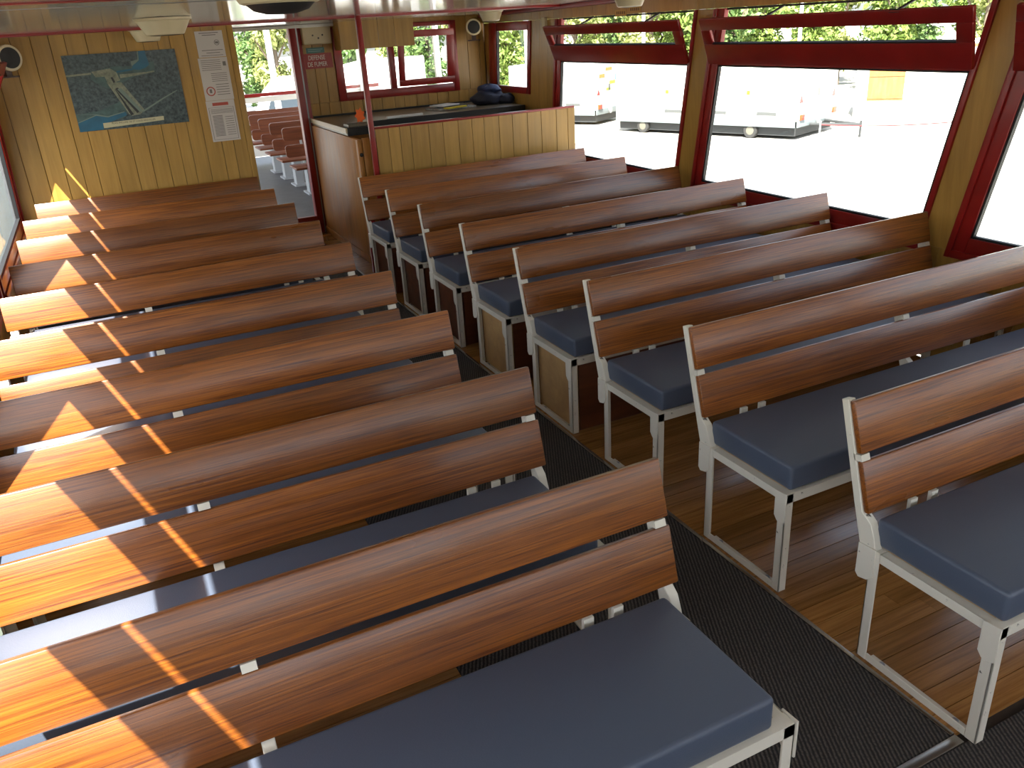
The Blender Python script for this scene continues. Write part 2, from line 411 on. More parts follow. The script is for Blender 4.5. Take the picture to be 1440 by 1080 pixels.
# ------------------------------------------------------------------ poster wall (front of the locker room)
XP1 = .03
wf = struct('wall_far')
def boarded(parent, x0, x1, y, z0, z1, seed, wmin=.085, wmax=.15, th=.014, sgn=1, mat=None, name='panel_board'):
    r = random.Random(seed); x = x0
    while x < x1-.001:
        xx = x+wmin+r.random()*(wmax-wmin)
        if x1-xx < wmin*.6: xx = x1
        xx = min(xx, x1)
        MB().box(x+.0016, xx-.0016, y, y+th, z0, z1).build(name, mat or PANEL, parent, bevel=.0016, seg=1)
        x = xx
MB().box(XL, XP1, Y_FAR+.0135, Y_FAR+.04, 0, 1.95).build('backing', plain('groove', (.10, .05, .015), .7), wf)
boarded(wf, XL+.02, XP1-.045, Y_FAR, 0, 1.95, 21)
MB().box(XP1-.045, XP1, Y_FAR-.006, Y_FAR+.045, 0, 1.95).build('corner_trim', PANEL, wf, bevel=.003)
MB().box(XP1-.03, XP1, Y_FAR+.045, Y_END, 0, 1.95).build('return_panel', PANEL, wf)
# end wall behind counter with a doorway on its left and a window
we = struct('wall_end')
DX0, DX1 = XP1, .72
EW0, EW1, EZ0, EZ1 = 1.085, 2.335, 1.205, 1.86      # outer frame of end window
MB().box(.80, 2.66, Y_END+.0135, Y_END+.04, 0, EZ0).build('backing', MATS['groove'], we)
boarded(we, .80, 2.66, Y_END, 0, EZ0, 31)
MB().box(.80, EW0, Y_END+.0135, Y_END+.04, EZ0+.001, 1.95).build('backing', MATS['groove'], we)
MB().box(EW1, 2.66, Y_END+.0135, Y_END+.04, EZ0+.001, 1.95).build('backing', MATS['groove'], we)
boarded(we, .80, EW0, Y_END, EZ0+.001, 1.93, 32)
boarded(we, EW1, 2.64, Y_END, EZ0+.001, 1.93, 33)
MB().box(XP1-.03, 2.64, Y_END, Y_END+.04, 1.93, 2.0).build('head_board', PANEL, we)
MB().box(EW0, EW1, Y_END, Y_END+.03, EZ1, 1.93).build('head_board', PANEL, we)
wn[0] += 1; ew = struct('window_%d' % wn[0])
ye0, ye1 = Y_END-.022, Y_END+.03
for nm, x0, x1, z0, z1 in (('jamb', EW0, EW0+.075, EZ0, EZ1), ('jamb', EW1-.06, EW1, EZ0, EZ1), ('sill', EW0+.075, EW1-.06, EZ0, EZ0+.075), ('head', EW0+.075, EW1-.06, EZ1-.04, EZ1), ('mullion', 1.615, 1.675, EZ0+.075, EZ1-.04)):
    MB().box(x0, x1, ye0, ye1, z0, z1).build(nm, RED, ew, bevel=.004)
MB().box(EW0+.075, 1.615, Y_END, Y_END+.004, EZ0+.075, EZ1-.04).build('pane', GLASS, ew)
# tilted inner sash on the right half
def tl(x, z, t):
    k = (z-EZ0-.085); return (x, ye0-.002-t-k*.16, z)
def ts(mb, x0, x1, z0, z1, t0, t1): return mb.hexa([tl(x0, z0, t1), tl(x1, z0, t1), tl(x1, z0, t0), tl(x0, z0, t0), tl(x0, z1, t1), tl(x1, z1, t1), tl(x1, z1, t0), tl(x0, z1, t0)])
sx0, sx1, sz0, sz1 = 1.69, 2.27, EZ0+.085, EZ1-.07
sa = ts(MB(), sx0, sx1, sz0, sz0+.06, 0, .03).build('tilted_sash', RED, ew, bevel=.003)
ts(MB(), sx0, sx1, sz1-.06, sz1, 0, .03).build('top_rail', RED, sa, bevel=.003)
ts(MB(), sx0, sx0+.06, sz0+.06, sz1-.06, 0, .03).build('stile', RED, sa, bevel=.003)
ts(MB(), sx1-.075, sx1, sz0+.06, sz1-.06, 0, .03).build('stile', RED, sa, bevel=.003)
ts(MB(), sx0+.06, sx1-.075, sz0+.06, sz1-.06, .012, .016).build('pane', GLASS, sa)
# doorway frame
dr = struct('door_1')
MB().box(DX1-.03, DX1+.03, Y_END-.05, Y_END+.05, 0, 1.9).build('jamb', RED, dr, bevel=.005)
MB().box(DX1+.03, DX1+.045, Y_END-.035, Y_END+.05, 0, 1.9).build('steel_edge', GREYMETAL, dr)
MB().box(DX1+.045, DX1+.08, Y_END-.02, Y_END+.05, 0, 1.9).build('jamb', RED, dr, bevel=.004)
MB().box(XP1, .80, Y_END-.03, Y_END+.04, 1.885, 1.93).build('header', RED, dr)
MB().box(XP1+.02, 1.10, Y_END-.075, Y_END-.032, 1.868, 1.895).build('lintel_trim', WHITE, dr, bevel=.004)
MB().box(XP1, DX1-.03, Y_END-.06, Y_END-.01, 0, .17).build('threshold', RED, dr, bevel=.004)
# unseen wall behind the camera: its windows are invented to let light in
wb = struct('wall_back')
MB().box(XL, XR, Y_BACK-.03, Y_BACK, 0, .85).build('panel', PANEL, wb)
MB().box(XL, XR, Y_BACK-.03, Y_BACK, 1.78, 2.06).build('panel', PANEL, wb)
for x in (XL, -.55, .75, XR-.22): MB().box(x, x+.16, Y_BACK-.03, Y_BACK, .85, 1.78).build('post', RED, wb)
MB().box(XL, XR, Y_BACK-.018, Y_BACK-.014, .85, 1.78).build('pane', GLASS, wb)

# ------------------------------------------------------------------ benches
ZTOP, ZUB, ZLT, ZLB, ZSEAT, ZCUSH, SL = .7953, .648, .627, .4782, .3796, .470, .2959
def fy(z): return SL*(z-ZLB)
def board(z0, z1, x0, x1, parent, rnd):
    th = .02
    poly = [(fy(z0), z0), (fy(z1), z1), (fy(z1)+th, z1-th*SL), (fy(z0)+th, z0-th*SL)]
    o = MB().prism([(a+.010, b-.010*SL*0) for a, b in [(p-.010, q) for p, q in poly]], x0, x1).build('backrest_board', BOARD, parent, bevel=.0055, seg=2)
    return o
def bolt(x, y, z, parent, axis='Z'):
    MB().lathe([(0.001, -.001), (.010, -.001), (.010, .004), (.006, .006), (.001, .006)], (x, y, z), 8, axis).build('bolt', GREYMETAL, parent)
def bench(side, y, length, label, group, boxed=None):
    """x runs away from the aisle; sg mirrors it"""
    sg = -1 if side == 'L' else 1
    t = thing('bench', label, 'bench', (0 if side == 'L' else .634, y, 0), 0, group)
    X = lambda v: sg*v
    def bx(a, b): return (min(X(a), X(b)), max(X(a), X(b)))
    r = random.Random(int(y*1000)+sg)
    ins = .055 if side == 'L' else .022
    b0 = .0 if side == 'L' else .004
    board(ZUB, ZTOP, *bx(b0, length), t, r); board(ZLB, ZLT, *bx(b0, length-.004), t, r)
    c = MB().box(*bx(ins, length-.03), -.412, -.014, ZSEAT+.002, ZCUSH).build('cushion', VINYL, t, bevel=.013, seg=3)
    MB().box(*bx(ins+.01, length-.04), -.40, -.03, ZSEAT-.012, ZSEAT+.001).build('seat_base', PLY, t)
    # back bars with tabs in the board gap
    bars = [(.0, .028), (1.02, 1.048), (length-.045, length-.017)] if side == 'R' else [(.012, .040), (1.025, 1.053), (length-.045, length-.017)]
    th = .021
    zb = ZTOP-.002 if side == 'R' else ZTOP-.022
    poly = [(fy(zb)+th, zb), (fy(zb)+th+.024, zb-.006), (fy(.50)+th+.028, .50), (.012, ZSEAT-.02), (-.045, ZSEAT-.02), (-.030, .415), (-.012, .455), (fy(.478)+th, .478)]
    for kb, (a, b) in enumerate(bars):
        pl_ = poly if kb == 0 else [(fy(ZTOP-.03)+th, ZTOP-.03), (fy(ZTOP-.03)+th+.024, ZTOP-.036)]+poly[2:]
        br = MB().prism(pl_, *bx(a, b)).build('back_bar', ENAMEL, t, bevel=.002, seg=1)
        p2 = [(fy(ZLT)-.001, ZLT+.0015), (fy(ZUB)-.001, ZUB-.0015), (fy(ZUB)+th+.004, ZUB-.007), (fy(ZLT)+th+.004, ZLT-.004)]
        MB().prism(p2, *bx(a+.0, b+.004)).build('spacer_tab', ENAMEL, br)
    # small brackets under the lower board
    for a in ((.17, .255) if side == 'L' else (.17, .255, 1.37)):
        MB().box(*bx(a, a+.028), *((-.002, .010) if a < 1 else (.006, .016)), ZSEAT, ZLB-.004).build('bracket', ENAMEL, t)
    # seat rails along the bench
    MB().prism([(-.420, ZSEAT-.034), (-.420, ZSEAT), (-.385, ZSEAT), (-.385, ZSEAT-.004), (-.416, ZSEAT-.004), (-.416, ZSEAT-.034)], *bx(.002, length-.01)).build('seat_rail', ENAMEL, t)
    MB().prism([(-.020, ZSEAT-.034), (-.020, ZSEAT), (-.055, ZSEAT), (-.055, ZSEAT-.004), (-.024, ZSEAT-.004), (-.024, ZSEAT-.034)], *bx(.002, length-.01)).build('seat_rail', ENAMEL, t)
    # end frames
    for e0, d in ((0.0, 1), (length-.012, -1)):
        def ex(a, b): return bx(e0+d*a, e0+d*b)
        for yl, dy in ((-.024, -1), (-.420, 1)):
            m_ = MB(); m_.box(*ex(0, .005), min(yl, yl+dy*.032), max(yl, yl+dy*.032), 0, ZSEAT-.001); m_.box(*ex(0, .032), min(yl, yl+dy*.005), max(yl, yl+dy*.005), 0, ZSEAT-.001)
            m_.build('leg', ENAMEL, t, bevel=.0012, seg=1)
        m_ = MB(); m_.box(*ex(.0005, .005), -.387, -.057, ZSEAT-.030, ZSEAT-.001); m_.box(*ex(.001, .032), -.387, -.057, ZSEAT-.006, ZSEAT-.001)
        m_.build('side_rail', ENAMEL, t, bevel=.001, seg=1)
        m_ = MB(); m_.box(*ex(.0005, .005), -.387, -.057, .001, .026); m_.box(*ex(.001, .034), -.387, -.057, 0, .006)
        fr = m_.build('floor_rail', ENAMEL, t, bevel=.001, seg=1)
        for yb in (-.10, -.345):
            q = ex(.018, .018)[0]; bolt(q, yb, .007, fr)
        # gusset plates
        MB().prism([(-.425, ZSEAT+.006), (-.425, ZSEAT-.10), (-.398, ZSEAT-.112), (-.388, ZSEAT-.105), (-.376, ZSEAT-.09), (-.376, ZSEAT+.002)], *ex(-.005, .0005)).build('gusset_plate', ENAMEL, t, bevel=.001, seg=1)
        MB().prism([(.016, ZSEAT+.002), (.016, ZSEAT-.10), (.004, ZSEAT-.112), (-.026, ZSEAT-.105), (-.044, ZSEAT-.088), (-.044, ZSEAT+.006)], *ex(-.005, .0005)).build('gusset_plate', ENAMEL, t, bevel=.001, seg=1)
    if boxed:
        mt = PLY if boxed == 'ply' else DARKPANEL
        MB().box(*bx(.033, .043), -.405, -.033, .004, ZSEAT-.014).build('side_panel', mt, t)
        MB().box(*bx(.044, length-.06), -.412, -.402, .006, ZSEAT-.036).build('front_panel', DARKPANEL, t)
    return t
YL = [0.116, 0.826, 1.516, 2.211, 2.889, 3.555, 4.238, 4.909, 5.575]
YR = [0.092, 0.823, 1.52, 2.196, 2.882, 3.562, 4.215, 4.879]
ORD = ['first', 'second', 'third', 'fourth', 'fifth', 'sixth', 'seventh', 'eighth', 'ninth']
for k, y in enumerate(YL):
    n = ORD[8-k]
    bench('L', y, 1.645 if k < 8 else 1.60, 'wooden-backed bench with slate cushion, %s row out from the poster wall' % n, 'benches in rows before the poster wall')
RL = [2.04, 2.04, 2.038, 2.033, 2.0, 1.99, 1.96, 1.985]
BX = [None, None, None, 'ply', 'ply', 'dark', 'dark', 'dark']
for k, y in enumerate(YR):
    n = ORD[7-k]
    ex_ = {'ply': ' plywood box beneath,', 'dark': ' dark panel beneath,', None: ''}[BX[k]]
    bench('R', y, RL[k], 'wooden-backed bench with slate cushion,%s %s row out from the panelled partition' % (ex_, n), 'benches in rows before the panelled partition', BX[k])

# ------------------------------------------------------------------ partition, pole, counter
pt = thing('low_partition', 'waist-high oak-panelled partition with red cap behind the last bench row', 'partition', (0, Y_PART, 0))
MB().box(.87, 2.665, .0135, .03, 0, 1.105).build('backing', MATS['groove'], pt)
boarded(pt, .87, 2.665, 0, .002, 1.105, 41, .075, .16)
MB().box(.865, 2.66, -.006, .036, 1.105, 1.122).build('cap_rail', RED, pt, bevel=.003)
pl = MB().box(.824, .862, Y_PART-.02, Y_PART+.018, 0, ceil_z(5.2)-.001).build('red_pole', RED, bevel=.004); tag(pl, 'slim red square post rising from the end of the low partition', 'post')
cp = MB().box(.70, .76, 5.12, 5.16, 0, .47).build('corner_post', RED, bevel=.004); tag(cp, 'short red post on the floor beside the bar cabinet', 'post')
cb = thing('bar_cabinet', 'tall varnished bar cabinet standing between doorway and red pole', 'cabinet', (0, 0, 0))
MB().box(.77, .80, 5.42, 6.90, 0, 1.02).build('side_panel', CAB, cb, bevel=.003)
MB().box(.762, .769, 5.40, 6.90, .0, .06).build('plinth', CAB, cb, bevel=.002)
MB().box(.765, .80, 5.36, 5.415, 0, 1.02).build('corner_stile', CAB, cb, bevel=.003)
d_ = MB().box(.805, .868, 5.36, 5.38, .06, 1.03).build('gate_panel', CAB, cb, bevel=.003)
MB().lathe([(.002, 0), (.012, .004), (.016, .014), (.010, .022), (.002, .024)], (.783, 5.335, .905), 12, 'Y').build('knob', DARK, cb, smooth=True)
MB().box(1.00, 2.62, 6.10, 6.12, 0, 1.02).build('front_panel', CAB, cb)
MB().box(.81, 1.00, 5.73, 5.75, 0, 1.02).build('front_panel', CAB, cb)
ct = thing('bar_counter', 'beige laminate bar top with black edge below the red-framed end window', 'counter', (0, 0, 1.0205))
m_ = MB(); m_.box(.785, 1.02, 5.71, 6.10, 0, .0595); m_.box(.785, 2.63, 6.10, Y_END-.003, 0, .0595)
m_.build('worktop', LAM, ct)
MB().box(.772, .785, 5.695, Y_END-.005, .022, .062).build('side_edging', plain('pale_edging', (.55, .46, .30), .4), ct)
MB().box(.786, 1.02, 5.690, 5.709, 0, .061).build('front_edging', DARK, ct)
MB().box(1.021, 2.63, 6.075, 6.099, 0, .061).build('front_edging', DARK, ct)
MB().box(.81, 2.63, Y_END-.022, Y_END-.003, .060, .075).build('upstand', DARK, ct)
ZC = 1.0805
# things on the counter
tr = thing('drawer_tray', 'dark shallow tray with pale rim on the near end of the bar', 'tray', (.90, 5.80, ZC))
MB().box(-.09, .12, -.07, .09, 0, .006).build('tray_base', DARK, tr)
for a in ((-.09, .12, -.07, -.06), (-.09, .12, .08, .09), (-.09, -.08, -.06, .08), (.11, .12, -.06, .08)):
    MB().box(a[0], a[1], a[2], a[3], .006, .022).build('rim', LAM, tr)
# orange cut-out card
m_ = MB(); ptsf = []; ptsb = []
for i in range(14):
    rr = .062 if i % 2 else .042; an = 2*math.pi*i/14
    ptsf.append((rr*.75*math.cos(an), 0, .07+rr*1.12*math.sin(an)))
n_ = len(ptsf)
m_.v = ptsf+[(x, .004, z) for x, _, z in ptsf]; m_.f = [tuple(range(n_)), tuple(reversed(range(n_, 2*n_)))]+[((i+1) % n_, i, n_+i, n_+(i+1) % n_) for i in range(n_)]
oc = m_.build('cutout_card', plain('orange_card', (.85, .13, .01), .6)); oc.location = (.975, 5.93, ZC); tag(oc, 'bright orange scalloped card standing on the bar beside the pole', 'card')
def sheet(name, label, cat, x, y, w_, d_, h, rot, mat, z):
    o = MB().box(-w_/2, w_/2, -d_/2, d_/2, 0, h).build(name, mat, bevel=min(.002, h*.3), seg=1); o.location = (x, y, z); o.rotation_euler = (0, 0, rot); tag(o, label, cat, 'papers left on the bar'); return o
sheet('newspaper', 'grey folded newspaper lying lowest in the paper pile on the bar', 'newspaper', 2.04, 6.50, .40, .30, .016, .12, plain('newsprint', (.33, .32, .30), .8, noise=.3, nscale=40), ZC)
sheet('magazine', 'dark-covered magazine in the middle of the paper pile on the bar', 'magazine', 2.06, 6.55, .30, .22, .014, -.2, plain('dark_cover', (.06, .07, .08), .4, noise=.4, nscale=12), ZC+.0165)
sheet('leaflet', 'white leaflet on top of the paper pile on the bar', 'leaflet', 1.98, 6.50, .24, .17, .010, .4, plain('white_paper', (.72, .73, .72), .6), ZC+.031)
sheet('leaflet', 'bright yellow leaflet at the edge of the paper pile on the bar', 'leaflet', 2.02, 6.33, .24, .07, .012, .35, plain('yellow_paper', (.62, .50, .02), .6), ZC+.0165)
sheet('ruler_box', 'thin white strip lying on the bar behind the partition', 'strip', 1.45, 6.15, .34, .035, .02, .03, MATS['white_paper'], ZC)
# crumpled bag
def blob(name, mat, rx, ry, rz, seed, parent=None, flat=.2, seg=26, ring=14, amp=.16):
    r = random.Random(seed); ph = [r.random()*6.28 for _ in range(8)]
    m_ = MB(); prof = []
    for j in range(ring+1):
        th = math.pi*j/ring
        for i in range(seg):
            an = 2*math.pi*i/seg
            k = 1+amp*(math.sin(3*an+ph[0]+2*th)*.5+math.sin(5*an+ph[1]-3*th)*.3+math.sin(2*th*3+ph[2]+an*2)*.3)
            z = max(-math.cos(th)*k, -1+flat)
            m_.v.append((rx*k*math.sin(th)*math.cos(an), ry*k*math.sin(th)*math.sin(an), rz*(z+1-flat)))
    for j in range(ring):
        for i in range(seg):
            i2 = (i+1) % seg; m_.f.append((j*seg+i, j*seg+i2, (j+1)*seg+i2, (j+1)*seg+i))
    return m_.build(name, mat, parent, smooth=True)
bag = thing('cloth_bag', 'dark navy crumpled bag lying on the bar by the narrow window', 'bag', (2.45, 6.52, ZC))
NAVY = plain('navy_cloth', (.012, .013, .028), .7, noise=.4, nscale=15, bump=.4)
a_ = blob('bag_body', NAVY, .17, .13, .075, 5, bag); 
b_ = blob('bag_flap', plain('blue_cloth', (.02, .03, .075), .6, noise=.4, nscale=10), .12, .10, .05, 8, bag); b_.location = (.03, .02, .095)
m_ = MB(); prev = None
for i in range(17):
    an = math.pi*i/16; q = (.03+.10*math.cos(an), -.02, .10+.075*math.sin(an))
    if prev: m_.tube(prev, q, .008, 8)
    prev = q
m_.build('strap', plain('grey_strap', (.16, .17, .22), .6), bag, smooth=True)
c_ = blob('bag_pocket', NAVY, .10, .09, .05, 12, bag); c_.location = (.15, -.08, .0)

# ------------------------------------------------------------------ fittings
bl_ = thing('plank_valance', 'oak plank valance box hung above the end window behind the red pole', 'valance', (0, 6.72, 1.66))
boarded(bl_, 1.10, 1.82, 0, 0, .25, 51, .14, .26)
MB().box(1.10, 1.82, .015, .16, .235, .25).build('top_board', PANEL, bl_)
MB().box(1.805, 1.82, .015, .2, .0, .234).build('side_board', PANEL, bl_)
MB().box(1.10, 1.115, .015, .2, .0, .234).build('side_board', PANEL, bl_)
em = thing('emergency_light', 'cream emergency light box above the red no-smoking sign', 'light', (.935, Y_END-.001, 1.80))
MB().box(-.135, .135, -.07, 0, -.078, .078).build('housing', CREAM, em, bevel=.014, seg=3)
for x, z in ((-.04, .0), (.05, .0), (.01, -.025)): MB().lathe([(.001, 0), (.008, 0), (.008, .004), (.001, .004)], (x, -.0745, z), 10, 'Y').build('screw', DARK, em)
sg1 = thing('teal_label', 'narrow teal label between the emergency light and the red sign', 'label', (.917, Y_END-.001, 1.672))
MB().box(-.085, .085, -.003, 0, -.024, .024).build('plate', plain('teal', (.03, .13, .12), .4), sg1)
for z, a, b in ((.008, -.07, .07), (-.008, -.07, .05)): MB().box(a, b, -.0036, -.0031, z-.003, z+.003).build('print', plain('pale_print', (.25, .35, .32), .6), sg1)
sn = thing('no_smoking_sign', 'red DEFENSE DE FUMER sign with white letters on the end wall', 'sign', (.92, Y_END-.001, 1.58))
MB().box(-.145, .145, -.004, 0, -.066, .066).build('plate', plain('sign_red', (.28, .014, .010), .4), sn)
WL = plain('sign_white', (.72, .66, .60), .5)
TX = Matrix.Rotation(math.pi/2, 4, 'X')
text_mesh('DEFENSE', .052, 'lettering', WL, sn, Matrix.Translation((0, -.0052, .027)) @ TX @ Matrix.Diagonal((.78, 1.1, 1, 1)))
text_mesh('DE FUMER', .052, 'lettering', WL, sn, Matrix.Translation((0, -.0052, -.030)) @ TX @ Matrix.Diagonal((.78, 1.1, 1, 1)))
# round speakers
def speaker(loc, rz, label, r=.085):
    t = thing('round_speaker', label, 'speaker', loc, rz)
    MB().lathe([(r*.55, .13), (r*.9, .07), (r, 0), (r*.96, -.012), (r*.80, -.014)], (0, 0, 0), 28, 'Y').build('housing', CREAM, t, smooth=True)
    MB().lathe([(.002, -.021), (r*.5, -.0195), (r*.79, -.0145), (r*.79, -.010), (.002, -.010)], (0, 0, 0), 24, 'Y').build('grille', DARK, t, smooth=True)
    m_ = MB(); m_.box(-.02, .02, .05, .10, -.115, -.06); m_.box(-.06, .06, .04, .11, -.125, -.115); m_.build('bracket', plain('brown_bracket', (.05, .02, .012), .5), t)
    return t
p = onY(20, 81, 5.60); speaker((p.x-.03, 5.58, p.z), .55, 'cream round speaker with dark grille in the corner beside the poster')
p = onY(666, 38, 6.72); speaker((p.x, 6.72, p.z), -.35, 'cream round speaker with dark grille beside the narrow window', .075)
# ceiling lamps
def on_ceiling(x, y):
    d = ray(x, y); t_ = (1.99-.0135*CAM.y-CAM.z)/(d.z+.0135*d.y); return CAM+d*t_
def clamp(x, y, label, r=.15, dome=.004):
    t = thing('ceiling_lamp', label, 'ceiling lamp', (x, y, ceil_z(y)), 0, 'cream ceiling lamps')
    MB().lathe([(r, -.0005), (r, -.012), (r*.92, -.016), (r*.66, -.082), (r*.60, -.086), (r*.58, -.086)], (0, 0, 0), 32).build('housing', CREAM, t, smooth=True)
    MB().lathe([(.002, -.086-dome), (r*.25, -.086-dome*.94), (r*.45, -.086-dome*.6), (r*.565, -.086), (r*.565, -.080), (.002, -.080)], (0, 0, 0), 28).build('lens', DARK, t, smooth=True)
p = on_ceiling(228, 25); clamp(p.x, p.y, 'cream cup-shaped ceiling lamp in front of the aerial poster')
clamp(-.60, 5.55, 'cream cup-shaped ceiling lamp closest to the poster wall', .12)
p = onZ(395, 8, ceil_z(1.6)-.085); clamp(p.x, p.y, 'cream ceiling lamp with dark lens over the middle of the bench rows', .16, .026)
p = onY(690, 20, 5.75); clamp(p.x, 5.75, 'cream cup-shaped ceiling lamp above the bar counter', .11)
clamp(2.20, 3.65, 'cream ceiling lamp beside the large windows', .12)
# yellow labels and clip on frieze
for px_, py_, lab in ((873, 18, 'small yellow label left on the frieze over the window closest to the partition'), (893, 13, 'small brown-printed label on the frieze beside the yellow label')):
    d = ray(px_, py_); t_ = (XR-.063-.004-CAM.x)/d.x; q = CAM+d*t_
    lb = thing('frieze_label', lab, 'label', (W('R', 0, q.z)[0]-.002, q.y, q.z))
    MB().box(-.003, 0, -.075, .075, -.02, .02).build('plate', plain('label_yellow', (.45, .27, .05), .5), lb)
    for k in range(5): MB().box(-.0036, -.0031, -.06+k*.025, -.045+k*.025, -.01, .01).build('print', plain('brown_print', (.12, .06, .02), .6), lb)
q = W('R', 5.86, 1.78); lb = MB().box(q[0]-.03, q[0]-.0005, q[1]-.03, q[1]+.03, 1.72, 1.83).build('wall_box', CREAM, bevel=.004); tag(lb, 'small cream box on the pillar above the partition end', 'box')

# ------------------------------------------------------------------ poster and notices on the far wall
def affine(TL, TR, BL):
    ax, ay = TR[0]-TL[0], TR[1]-TL[1]; bx, by = BL[0]-TL[0], BL[1]-TL[1]; det = ax*by-bx*ay
    return lambda x, y: (((x-TL[0])*by-(y-TL[1])*bx)/det, ((y-TL[1])*ax-(x-TL[0])*ay)/det)
po = thing('aerial_poster', 'large aerial-view poster of a boat lift between forest and canal', 'poster', (-1.182, Y_FAR-.0005, 1.248))
PW, PH = .768, .523
m_, N, L, P = base('poster_forest')
tc = N.new('ShaderNodeTexCoord'); n = N.new('ShaderNodeTexNoise'); n.inputs['Scale'].default_value = 46; n.inputs['Detail'].default_value = 8; n.inputs['Roughness'].default_value = .7
L.new(tc.outputs['Object'], n.inputs['Vector']); r = N.new('ShaderNodeValToRGB'); e = r.color_ramp.elements
e[0].position = .36; e[0].color = (.004, .012, .020, 1); e[1].position = .68; e[1].color = (.095, .135, .135, 1)
L.new(n.outputs[0], r.inputs[0]); L.new(r.outputs[0], P.inputs['Base Color']); P.inputs['Roughness'].default_value = .35
MB().box(0, PW, -.006, 0, 0, PH).build('sheet', m_, po)
af = affine((45, 130), (1195, 65), (240, 900))
lay = [-.0061]
def inlay(name, pts, mat):
    lay[0] -= .00015; q = []
    for x, y in pts:
        u, v = af(x, y); u = min(max(u, 0), 1); v = min(max(v, 0), 1); q.append((u*PW, lay[0], (1-v)*PH))
    return MB().flat(q).build(name, mat, po)
WAT = plain('print_water', (.012, .10, .17), .35, noise=.2, nscale=9); STN = plain('print_stone', (.20, .21, .15), .4, noise=.35, nscale=50)
PTH = plain('print_path', (.16, .21, .18), .4); GRS = plain('print_grass', (.055, .10, .095), .4, noise=.3, nscale=30); BLK = plain('print_dark', (.015, .018, .02), .4)
inlay('meadow', [(190, 720), (420, 690), (640, 600), (720, 690), (700, 760), (230, 880)], GRS)
inlay('meadow', [(330, 290), (560, 240), (760, 235), (980, 190), (1000, 300), (800, 340), (520, 470), (340, 370)], GRS)
inlay('canal', [(215, 810), (400, 735), (520, 750), (700, 705), (720, 740), (560, 800), (470, 830), (480, 880), (240, 900)], WAT)
inlay('canal', [(812, 80), (880, 76), (905, 150), (935, 225), (900, 255), (830, 280), (760, 270), (760, 235), (825, 185)], WAT)
inlay('canal', [(600, 285), (760, 262), (765, 280), (600, 305)], WAT)
inlay('road', [(85, 322), (345, 298), (345, 318), (90, 340)], STN)
inlay('upper_basin', [(345, 290), (530, 258), (600, 300), (640, 380), (520, 420), (480, 340), (390, 345)], STN)
inlay('ramp', [(500, 400), (650, 400), (900, 690), (860, 735), (770, 750), (740, 730)], STN)
inlay('rail_track', [(590, 465), (615, 455), (850, 705), (825, 722)], BLK)
inlay('rail_track', [(540, 350), (560, 345), (590, 400), (570, 405)], BLK)
inlay('rail_track', [(580, 460), (600, 480), (790, 735), (760, 745)], BLK)
inlay('ramp_stripe', [(610, 470), (650, 460), (880, 700), (850, 712)], PTH)
inlay('quay', [(630, 320), (900, 300), (990, 285), (990, 300), (800, 335), (640, 360)], STN)
inlay('path', [(870, 705), (1090, 570), (1240, 490), (1240, 500), (1095, 585), (890, 715)], PTH)
inlay('path', [(200, 718), (410, 722), (520, 745), (690, 700), (690, 708), (520, 756), (400, 735), (220, 808), (218, 800), (395, 727)], PTH)
inlay('path', [(740, 190), (755, 240), (825, 180), (812, 90), (800, 92), (812, 172)], PTH)
cpn = inlay('caption_strip', [(470, 815), (1105, 762), (1112, 805), (482, 868)], plain('caption_cream', (.50, .45, .28), .5))
u0, v0 = af(790, 808)
text_mesh('PLAN INCLINE DE ST LOUIS ARZVILLER', .0175, 'caption_text', plain('caption_ink', (.03, .03, .025), .6), po,
          Matrix.Translation((u0*PW, lay[0]-.0002, (1-v0)*PH)) @ Matrix.Rotation(-.003, 4, 'Y') @ TX, .00005)
PAPER = plain('notice_paper', (.56, .50, .46), .6); INK = plain('notice_ink', (.17, .145, .135), .7); PRED = plain('notice_red', (.42, .075, .05), .6)
def notice(x, z, w_, h_, label, rows, extra, y=.0):
    t = thing('paper_notice', label, 'notice', (x, Y_FAR-.0008-y, z), 0)
    MB().box(0, w_, -.001, 0, 0, h_).build('sheet', PAPER, t)
    m_ = MB()
    for (a, b, c, d) in rows: m_.box(a*w_, b*w_, -.0014, -.00105, (1-c-d)*h_, (1-c)*h_)
    m_.build('printed_lines', INK, t)
    for nm, kind, data, mt in extra:
        if kind == 'box': a, b, c, d = data; MB().box(a*w_, b*w_, -.0015, -.00105, (1-c-d)*h_, (1-c)*h_).build(nm, mt, t)
        if kind == 'ring':
            cx, cy, r1, r2 = data; m_ = MB(); n_ = 24
            for i in range(n_):
                a0, a1 = 2*math.pi*i/n_, 2*math.pi*(i+1)/n_
                f = lambda rr, a_: (cx*w_+rr*math.cos(a_), -.0015, (1-cy)*h_+rr*math.sin(a_))
                m_.flat([f(r1, a0), f(r1, a1), f(r2, a1), f(r2, a0)])
            m_.build(nm, mt, t)
        if kind == 'disc':
            cx, cy, r1 = data; MB().flat([(cx*w_+r1*math.cos(2*math.pi*i/16), -.0016, (1-cy)*h_+r1*math.sin(2*math.pi*i/16)) for i in range(16)]).build(nm, mt, t)
    return t
rr = random.Random(5)
rows = [(.15, .85, .06, .03), (.25, .75, .14, .03), (.15, .92, .72, .025), (.3, .8, .82, .025), (.1, .9, .92, .02)]
notice(-.252, 1.694, .20, .184, 'white notice with a small round symbol, topmost of the three beside the doorway', rows,
       [('symbol_ring', 'ring', (.74, .45, .016, .020), INK), ('symbol_dot', 'box', (.68, .80, .41, .08), INK)])
rows = [(.08, .75, .05+.045*i, .012) for i in range(6)]+[(.35, .9, .36+.045*i, .012) for i in range(5)]+[(.45, .9, .62+.06*i, .014) for i in range(5)]
